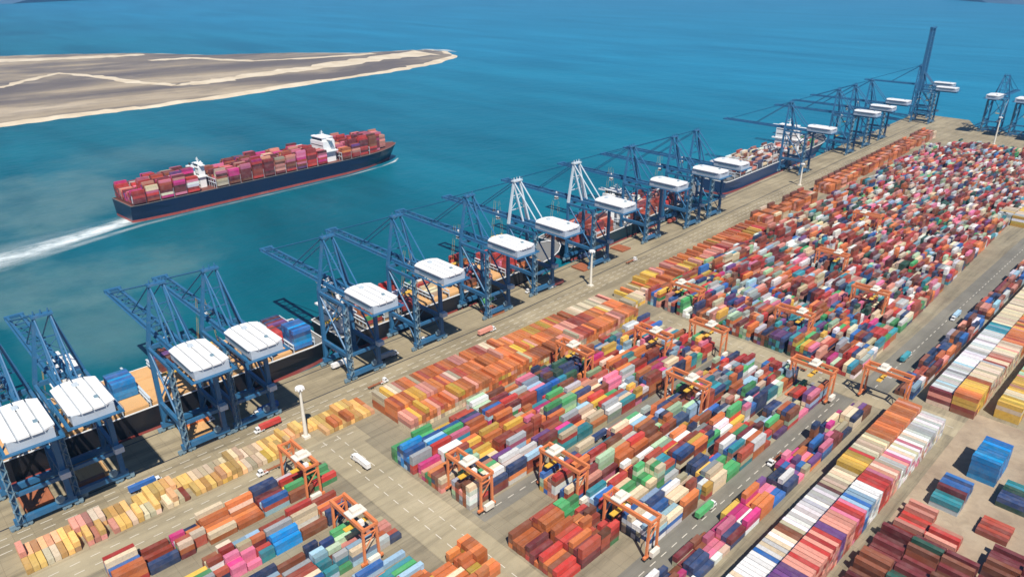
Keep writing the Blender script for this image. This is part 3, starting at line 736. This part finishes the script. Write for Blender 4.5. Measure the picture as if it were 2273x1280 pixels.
# ------------------------------------------------------------------ ship-to-shore cranes
def make_crane():
    root = empty('quay_crane', (0, 0, 0))
    Bm, xs, yh = M['blue'], -28, 10.5
    for x in (0, xs):
        for y in (-yh, yh):
            q = MB(); q.beam((x, y-4.5, 2.4), (x, y+4.5, 2.4), .9, 1.1)
            for k in (-3.6, -1.8, 1.8, 3.6): q.cyl((x-.5, y+k, .8), (x+.5, y+k, .8), .7, n=8)
            q.box(x-.7, x+.7, y-4.4, y-.6, .9, 1.8); q.box(x-.7, x+.7, y+.6, y+4.4, .9, 1.8)
            q.build('bogie', M['grey'], root)
            q = MB(); q.beam((x, y, 4), (x, y*.98, 52), 2.4, 2.2, 0, 2.0, 1.9); q.build('leg', Bm, root)
        q = MB(); q.box(x-1.1, x+1.1, -yh-2.2, yh+2.2, 2.9, 5.7); q.build('sill_beam', Bm, root)
        q = MB(); q.box(x-.8, x+.8, -yh+.95, yh-.95, 50, 52.2); q.build('cross_beam', Bm, root)
    for y in (-yh, yh):
        q = MB(); q.beam((-1, y, 17.5), (xs+1, y, 17.5), 1.8, 2.6); q.build('portal_beam', Bm, root)
        q = MB(); q.cyl((-.8, y, 19), (xs+.8, y, 49.5), .6, n=8); q.build('brace', Bm, root)
        q = MB(); q.box(xs+1, -1, y-.7, y+.7, 50.1, 51.9); q.build('upper_beam', Bm, root)
    q = MB(); q.box(-.7, .7, -yh+.95, yh-.95, 16.6, 18.4); q.build('tie_beam', Bm, root)
    q = MB(); q.cyl((xs, -yh+1, 21), (xs, yh-1, 49), .5, n=8); q.cyl((xs, yh-1, 21), (xs, -yh+1, 49), .5, n=8); q.build('cross_brace', Bm, root)
    for y in (-yh, yh):
        for a, b_ in (((-.8, y, 48.5), (xs*.5, y, 35.5)), ((xs+.8, y, 6), (xs+9, y, 16.4)), ((-.8, y, 6), (-9, y, 16.4))):
            q = MB(); q.cyl(a, b_, .42, n=8); q.build('knee_brace', Bm, root)
    q = MB()
    for y in (-3.2, 3.2): q.box(xs-1, 29, y-.8, y+.8, 52.3, 54.4)
    for x in np.arange(xs, 29, 6): q.box(x-.3, x+.3, -2.6, 2.6, 52.6, 53.4)
    for y in (-4.6, 4.6): q.box(xs, 29, y-.5, y+.5, 52.6, 52.75); q.beam((xs, y*1.1, 53.9), (29, y*1.1, 53.9), .12)
    q.build('trolley_girder', Bm, root)
    LB = 86   # boom, hinged at the seaward legs
    q = MB()
    for y in (-3.2, 3.2): q.beam((0, y, 1), (-LB, y, 1), 1.5, 2.3, 0, 1.3, 1.7)
    for i in range(12): q.box(-4-i*7-.3, -4-i*7+.3, -2.6, 2.6, .4, 1.3)
    for i in range(11): q.beam((-4-i*7, 2.6 if i % 2 else -2.6, 1), (-11-i*7, -2.6 if i % 2 else 2.6, 1), .3)
    for y in (-4.5, 4.5): q.box(-LB, 0, y-.45, y+.45, .4, .55)
    q.box(-LB-1.5, -LB+.5, -4.8, 4.8, .2, 2)
    q.build('boom', Bm, root, (xs-1.2, 0, 52.3))
    q = MB()
    top = 84
    for y in (-1, 1):
        q.beam((xs, y*yh*.98, 52), (xs-1.5, y*3.2, top), 1.9, 1.8, 0, 1.3, 1.3)
        q.beam((xs+9, y*3.2, 54.4), (xs-1.2, y*3.2, top-2), 1.0, 1.0)
    for z, hw in ((62, 8), (73, 5.6)): q.beam((xs-.6, -hw, z), (xs-.6, hw, z), .6)
    q.beam((xs-.3, -8, 62), (xs-1, 5.6, 73), .35); q.beam((xs-.3, 8, 62), (xs-1, -5.6, 73), .35)
    q.box(xs-3, xs+.4, -4.6, 4.6, top-.4, top+.7)
    for y in (-3, 0, 3): q.cyl((xs-1.4, y, top+.7), (xs-1.4, y, top+2.8), .45, .3, n=6)
    for y in (-4.5, 4.5): q.beam((xs-3, y, top+1.8), (xs+.4, y, top+1.8), .12)
    q.build('apex_frame', Bm, root)
    for y in (-3.4, 3.4):
        q = MB(); q.cyl((xs-1.4, y, top), (-1, y, 54.4), .5, n=6); q.build('back_stay', Bm, root)
        q = MB(); q.cyl((xs-1.6, y, top), (xs-1.2-42, y, 54.6), .36, n=6); q.cyl((xs-1.6, y, top+.4), (xs-1.2-80, y, 54.2), .36, n=6); q.build('fore_stay', Bm, root)
    q = MB(); q.box(-1, 28.6, -8.4, 8.4, 54.7, 59.4); h = q.build('machinery_house', M['housewall'], root)
    q = MB(); x0, x1 = -2.2, 29.6; pw = 4.75
    for i in range(4):
        ya, yb = -9.5+i*pw+.3, -9.5+(i+1)*pw-.3; a, b_ = (2.4 if i == 0 else 0), (2.4 if i == 3 else 0)
        za, zb = 60.1+.5*(1-abs(ya)/9.5), 60.1+.5*(1-abs(yb)/9.5)
        q.hexa([(x0+a, ya, 59.5), (x1-a, ya, 59.5), (x1-b_, yb, 59.5), (x0+b_, yb, 59.5), (x0+a, ya, za), (x1-a, ya, za), (x1-b_, yb, zb), (x0+b_, yb, zb)])
    q.build('roof', M['white'], h)
    q = MB(); q.box(3, 5.4, -1.2, 1.2, 60.3, 61.6); q.build('roof_vent', M['pale'], h)
    q = MB(); q.box(20, 21.6, 3, 4.6, 60.2, 61.2); q.build('roof_hatch', M['grey'], h)
    q = MB()
    for ya in (-11.2, 11.2): q.box(-2.5, 30, min(ya, ya*.86), max(ya, ya*.86), 54.75, 54.95); q.beam((-2.5, ya, 56), (30, ya, 56), .14); [q.beam((xx, ya, 54.9), (xx, ya, 56), .12) for xx in (-2.4, 4, 10, 16, 22, 29.9)]
    q.box(28.7, 31, -11.2, 11.2, 54.55, 54.74); q.beam((31, -11.2, 56), (31, 11.2, 56), .14)
    q.build('walkway', Bm, h)
    q = MB(); q.box(4, 24, -8.48, -8.38, 56.4, 57.8)
    q.build('louvre', M['grey'], h)
    q = MB(); q.box(-1.3, 1.3, -.1, 2.4, 49.3, 51.8); q.box(-.5, .5, .6, 1.6, 51.8, 56)
    c = q.build('operator_cab', M['white'], root, (xs-8, 0, -1.6+0))
    q = MB(); q.box(-1.36, 1.36, -.16, 2.46, 50.1, 51.1); q.build('cab_window', M['glass'], c)
    q = MB()
    for x in (1.1, 2.9):
        for y in (-yh-1, -yh+1): q.box(x, x+.18, y-.09, y+.09, 5, 50)
    for j_, z in enumerate(range(5, 49, 3)):
        q.beam((2, -yh-1+2*(j_ % 2), z), (2, -yh+1-2*(j_ % 2), z+3), 1.3, .12); q.box(1.0, 3.1, -yh-1.2+2*(1-j_ % 2)-.3, -yh-1.2+2*(1-j_ % 2)+.5, z+2.9, z+3)
    q.build('stair_tower', M['grey'], root)
    q = MB(); q.cyl((1.3, 6, 7.6), (2.1, 6, 7.6), 1.9, n=20); q.cyl((1.0, 6, 7.6), (2.4, 6, 7.6), .6, n=10); q.build('cable_reel', M['grey'], root)
    q = MB(); q.box(1.1, 4.6, 8.4, 12.6, 18.6, 21.4); q.build('electrical_house', M['pale'], root)
    q = MB(); q.box(-13.2, -10.8, -6.2, 6.2, 22, 22.7)
    for x in (-13, -11): 
        for y in (-5.8, 5.8): q.cyl((x, y, 22.7), (x, y*.35, 52.4), .07, n=4)
    q.build('spreader', M['yellow'], root)
    return root
proto = make_crane()
yc_list = [30, 54, 106, 134, 207, 261, 326, 379, 454, 538, 602, 644, 877, 1026, 1086, 1155, 1345, 1400]
hx =      [-324,-327,-328,-328,-330,-334,-336,-341,-346,-352,-349,-351,-365,-370,-372,-376,-368,-389]
clab = ['blue quay crane cut by the left picture edge, white roofed','blue quay crane over tan hatches, just left of the blue deck stack','blue quay crane just right of the blue deck stack, left of its twin','blue quay crane inland of the tan-hatched ship stern, right of its twin',
 'blue quay crane over the gap between the two nearest berthed ships','blue quay crane above the start of the big orange stack','blue quay crane over the bow of the second berthed ship','blue quay crane with pale grey mast, nearest of the two pale-masted cranes','blue quay crane with pale grey mast, farther of the two pale-masted cranes','blue quay crane standing beside the red stacks on the dark green ship','blue quay crane near the dark green ship bow, left one of a close pair','blue quay crane near the dark green ship bow, right one of a close pair','blue quay crane over the brown and white stacks of the far dark blue ship',
 'nearest crane of the far trio with touching white roofs','middle crane of the far trio with touching white roofs','farthest crane of the far trio with touching white roofs','blue quay crane with its boom raised upright like a tower','last blue quay crane at the quay corner, beyond the raised boom']
for i, (y, x) in enumerate(zip(yc_list, hx)):
    c = proto if i == 0 else copy_tree(proto)
    c.location = (x-13.5, y, .1)
    tag(c, clab[i], 'crane', 'blue quay cranes along the berths')
    cb = child(c, 'operator_cab')[0]; cb.location.x = random.choice((-36, -44, -52, -20)); sp = child(c, 'spreader')[0]; sp.location = (cb.location.x+12, 0, random.uniform(0, 12))
    if i in (7, 8):
        for nm in ('apex_frame', 'back_stay'):
            for a in child(c, nm): a.data = a.data.copy(); a.data.materials[0] = M['pale']
    if i in (16,):
        bo = child(c, 'boom')[0]; bo.rotation_euler = (0, R(90), 0); bo.scale = (1.12, 2.1, 2.4); child(c, 'apex_frame')[0].scale = (1, 1.5, 1.05); cb.location.x = -10; sp.location = (0, 0, 14)
        for f in child(c, 'fore_stay'): bpy.data.objects.remove(f)
for i, (x, y) in enumerate(((-292, 1330), (-252, 1322), (-206, 1315))):
    c = copy_tree(proto); c.location = (x, y-3, .1); c.rotation_euler = (0, 0, R(-90))
    tag(c, ['blue quay crane on the far end quay, nearest the corner','blue quay crane second along the far end quay','blue quay crane on the far end quay at the right picture edge'][i], 'crane', 'blue quay cranes along the berths')

# ------------------------------------------------------------------ yard gantries
def make_gantry():
    root = empty('yard_gantry', (0, 0, 0)); O = M['orange']; hx_ = 11.8
    for x in (-hx_, hx_):
        for y in (-3.6, 3.6):
            q = MB(); q.beam((x, y, 1.9), (x, y*.9, 19.2), 1.0, .9); q.build('leg', O, root)
            for k in (-.9, .9):
                q = MB(); q.cyl((x-.35, y+k, .8), (x+.35, y+k, .8), .8, n=12); q.build('wheel', M['tyre'], root)
        q = MB(); q.box(x-.55, x+.55, -5.4, 5.4, 1.5, 2.5); q.build('sill_beam', O, root)
        q = MB(); q.beam((x, -3.3, 16.5), (x, 3.3, 16.5), .5); q.beam((x, -3.4, 9), (x, 3.3, 16.3), .35); q.build('brace', O, root)
    for y in (-3.3, 3.3):
        q = MB(); q.box(-hx_-1, hx_+1, y-.6, y+.6, 19.2, 21); q.build('girder', O, root)
    for x in (-hx_-.6, hx_+.6):
        q = MB(); q.box(x-.35, x+.35, -2.7, 2.7, 19.5, 20.6); q.build('end_tie', O, root)
    t_ = MB(); t_.box(-2.6, 2.6, -4.1, 4.1, 21.1, 21.7); t_.box(-1.6, 1.6, -2.2, 2.2, 21.7, 23.4); tr_ = t_.build('trolley', M['cream'], root, (2, 0, 0))
    q = MB(); q.box(2.8, 4.8, -1, 1, 16.6, 19); q.build('operator_cab', M['white'], tr_)
    q = MB(); q.box(-1.2, 1.2, -6.1, 6.1, 14.6, 15.1); [q.cyl((sx_, y, 15.1), (sx_, y*.6, 21), .06, n=4) for sx_ in (-1, 1) for y in (-2.6, 2.6)]; q.build('spreader', M['yellow'], tr_)
    q = MB(); q.box(hx_+.7, hx_+2.6, -2.6, 2.6, 2.2, 4.8); q.build('engine_box', M['cream'], root)
    q = MB(); q.beam((-hx_-.9, -3.4, 2.5), (-hx_-.9, 2.6, 19.2), .5, .2); q.build('stair', M['grey'], root)
    return root
gp = make_gantry()
glab = [(-273.5,124,'orange yard gantry astride the front block beside the sandy road'),(-221,121,'orange yard gantry over the third front block before the crossroad'),(-211.5,178,'orange yard gantry at the near end of the middle block beside the grey aisle'),
 (-183.5,213,'orange yard gantry at the near end of the block inland of the grey aisle'),(-140.8,209,'orange yard gantry between the red heap and the wide asphalt road'),(-107,407,'orange yard gantry alone on the crossroad between the two white-topped stacks'),
 (-253,300,'orange yard gantry halfway along the green-cornered middle block'),(-231.5,352,'orange yard gantry over the second middle block near its far end'),(-183.5,318,'orange yard gantry halfway along the block inland of the grey aisle'),(-211.5,385,'orange yard gantry at the far end of the block beside the grey aisle'),(-140.8,384,'orange yard gantry at the far end of the block beside the wide road'),
 (-257,430,'orange yard gantry just past the second crossroad, beside the yellow stacks'),(-182.5,446,'orange yard gantry just past the second crossroad amid the mixed far yard'),(-213,575,'orange yard gantry deep in the far yard, middle of three far ones'),(-161,520,'orange yard gantry in the far yard nearest the wide road'),(-234,700,'orange yard gantry farthest up the far yard near the orange ribs')]
for i, (x, y, l) in enumerate(glab):
    c = gp if i == 0 else copy_tree(gp)
    c.location = (x, y, .12); tag(c, l, 'gantry crane', 'orange yard gantries'); child(c, 'trolley')[0].location.x = random.uniform(-7, 6)

# ------------------------------------------------------------------ light masts, hatch lids on the quay, trucks
def mast(x, y, h, lab):
    r = empty('light_mast', (x, y, 0), label=lab, cat='light mast', group='white light masts along the quay')
    q = MB(); q.box(-1.8, 1.8, -1.8, 1.8, 0, 1.4); q.build('base', M['cream'], r)
    q = MB(); q.cyl((0,0,1.4), (0,0,h), 1.15, .6, n=12); q.build('pole', M['cream'], r)
    q = MB(); q.cyl((0,0,h), (0,0,h+.5), 2.2, n=14)
    for k in range(8):
        a = k*math.pi/4; q.box(2.1*math.cos(a)-.4, 2.1*math.cos(a)+.4, 2.1*math.sin(a)-.4, 2.1*math.sin(a)+.4, h-.9, h-.05)
    q.build('lamp_ring', M['white'], r)
mast(-310.5, 147, 31, 'cream light mast nearest the camera at the crossroad end of the yellow row')
mast(-336, 415, 30, 'cream light mast on the quay road past the big orange stack')
mast(-356.5, 821, 26, 'white light mast near the far dark blue ship bow and orange ribs')
mast(-260, 1233, 40, 'tall white light mast in front of the far end quay cranes')
for x, y, n_, lab in ((-355,29,1,'rust brown hatch lid lying under the crane at the picture edge'),(-355,54,2,'pair-high rust brown hatch lids under the crane left of the blue deck stack'),(-356,106,2,'rust brown hatch lids stacked under the crane right of the blue deck stack'),(-356,326,1,'rust brown hatch lid under the crane at the second ship bow'),(-366,440,1,'rust brown hatch lid on the quay under the farther pale-masted crane'),(-372,500,1,'rust brown hatch lid on the open quay inland of the dark green ship')):
    r = empty('hatch_lid', (x, y, 0), label=lab, cat='hatch lid', group='hatch lids laid on the quay')
    for k in range(n_):
        q = MB(); z = .25+k*1.5; q.box(-7, 7, -6.2, 6.2, z, z+1.2)
        for yy in (-4, -1.4, 1.4, 4): q.box(-6.6, 6.6, yy-.2, yy+.2, z+1.2, z+1.38)
        q.build('lid_panel', M['rust' if k == 0 else 'tan'], r)
def make_truck():
    r = empty('yard_truck', (0,0,0))
    q = MB(); q.hexa([(-1.2,4.6,.7),(1.2,4.6,.7),(1.2,7,.7),(-1.2,7,.7),(-1.15,4.7,3.2),(1.15,4.7,3.2),(1.15,6.5,3.2),(-1.15,6.5,3.2)]); q.box(-1.1,1.1,2.2,4.6,.7,1.2); q.box(-1.2,1.2,7,7.6,.6,1.5)
    cb = q.build('cab', M['white'], r)
    q = MB(); q.box(-1.05,1.05,6.62,6.86,2.0,2.9); q.box(-1.2,-1.1,5.1,6.3,2.0,2.9); q.box(1.1,1.2,5.1,6.3,2.0,2.9); q.build('window', M['glass'], cb)
    q = MB(); q.box(-.55,-.25,-6.4,4.2,1.1,1.5); q.box(.25,.55,-6.4,4.2,1.1,1.5)
    for y in (-6,-2,2,4): q.box(-1.2,1.2,y-.15,y+.15,1.2,1.55)
    q.build('trailer', M['rust'], r)
    for y in (6.2,3.0,-3.6,-4.9):
        for s in (-1,1):
            q = MB(); q.cyl((s*.75,y,.5),(s*1.2,y,.5),.5,n=10); q.build('wheel', M['tyre'], r)
    return r
tp = make_truck()
tr = [(-327.5,70,0,1,'blue','yard truck with blue container on the quay lane beside the yellow row'),(-332.5,136,math.pi,1,'red','yard truck with red container on the quay lane by the nearest mast'),(-328,205,0,0,'','empty white yard truck on the quay lane beside the orange stack front'),(-333,300,0,1,'salmon','yard truck with salmon container on the quay lane beside the orange stack'),
 (-297,120,math.pi,0,'','empty white yard truck on the sandy road beside the front block'),(-270,155,R(90),1,'white','yard truck with white container on the near crossroad'),(-199,260,0,1,'navy','yard truck with navy container in the grey aisle'),(-197.8,330,math.pi,0,'','empty white yard truck in the grey aisle'),(-127.5,250,0,1,'green','yard truck with green container on the wide asphalt road'),(-123.5,310,math.pi,0,'','empty white yard truck on the wide asphalt road, before the crossroad gantry'),(-116,470,0,1,'teal','yard truck with teal container on the wide road past the second crossroad'),(-113,560,math.pi,1,'pale blue','yard truck with pale blue container up the wide road'),
 (-352,230,0,1,'grey','yard truck with grey container beneath the quay cranes at the second ship'),(-355,395,math.pi,1,'maroon','yard truck with maroon container beneath the pale-masted cranes'),(-345,480,0,0,'','empty white yard truck on the open quay inland of the dark green ship'),(-160,408,R(90),0,'','empty white yard truck crossing the second crossroad')]
for k, (ci, cn) in enumerate(((1,'brown'),(2,'orange'),(3,'blue'),(4,'white'),(5,''),(6,'green'),(7,''),(8,'navy'),(9,'salmon'),(10,'rust red'),(11,''),(12,'grey'))):
    yy = yc_list[ci]+(-4, 5, 9)[k % 3]; lab = ordn(ci)+' quay crane past the left-edge one'
    tr.append((hx[ci]-13.5-(20 if k % 2 else 7), yy, 0 if k % 2 else math.pi, 1 if cn else 0, cn, ('yard truck with '+cn+' container ' if cn else 'empty white yard truck ')+'under the '+lab))
for i, (x, y, rz, load, cn, lab) in enumerate(tr):
    c = tp if i == 0 else copy_tree(tp); c.location = (x, y, .15); c.rotation_euler = (0, 0, rz); tag(c, lab, 'truck', 'yard trucks')
    if load:
        body, frame, doors = CM[12.19]
        o = bpy.data.objects.new('truck_load', body); o.name = 'shipping_container'; COL.objects.link(o)
        v = Vector((0, -1.6, 0)); v.rotate(Matrix.Rotation(rz, 3, 'Z')); o.location = (x+v.x, y+v.y, 1.72); o.rotation_euler = (0, 0, rz); o.color = (*PAL[cn], 1)
        tag(o, cn+' container on '+lab.split('container ', 1)[1].replace('on the', 'a yard truck on the', 1).replace('in the', 'a yard truck in the', 1).replace('beneath', 'a yard truck beneath', 1).replace('under the', 'truck under', 1).replace('far up', 'a yard truck far up', 1), 'container', 'containers on yard trucks')
        for nm, me in (('frame', frame), ('door', doors[0]), ('door', doors[1])):
            p_ = bpy.data.objects.new(nm, me); COL.objects.link(p_); p_.parent = o; p_.color = o.color

# ------------------------------------------------------------------ air
q = MB(); q.box(-9500, 3000, -3000, 9500, -12, 236)
hz = q.build('haze', None, kind='stuff', label='pale blue sea haze over the port')
hz.data.materials.clear()
m = bpy.data.materials.new('haze_air'); m.use_nodes = True; t = m.node_tree; t.nodes.remove(t.nodes['Principled BSDF'])
pv = t.nodes.new('ShaderNodeVolumePrincipled'); pv.inputs['Density'].default_value = .00006; pv.inputs['Color'].default_value = (.3,.62,1,1); pv.inputs['Anisotropy'].default_value = .2
L(t, pv.outputs[0], t.nodes['Material Output'].inputs['Volume']); hz.data.materials.append(m)
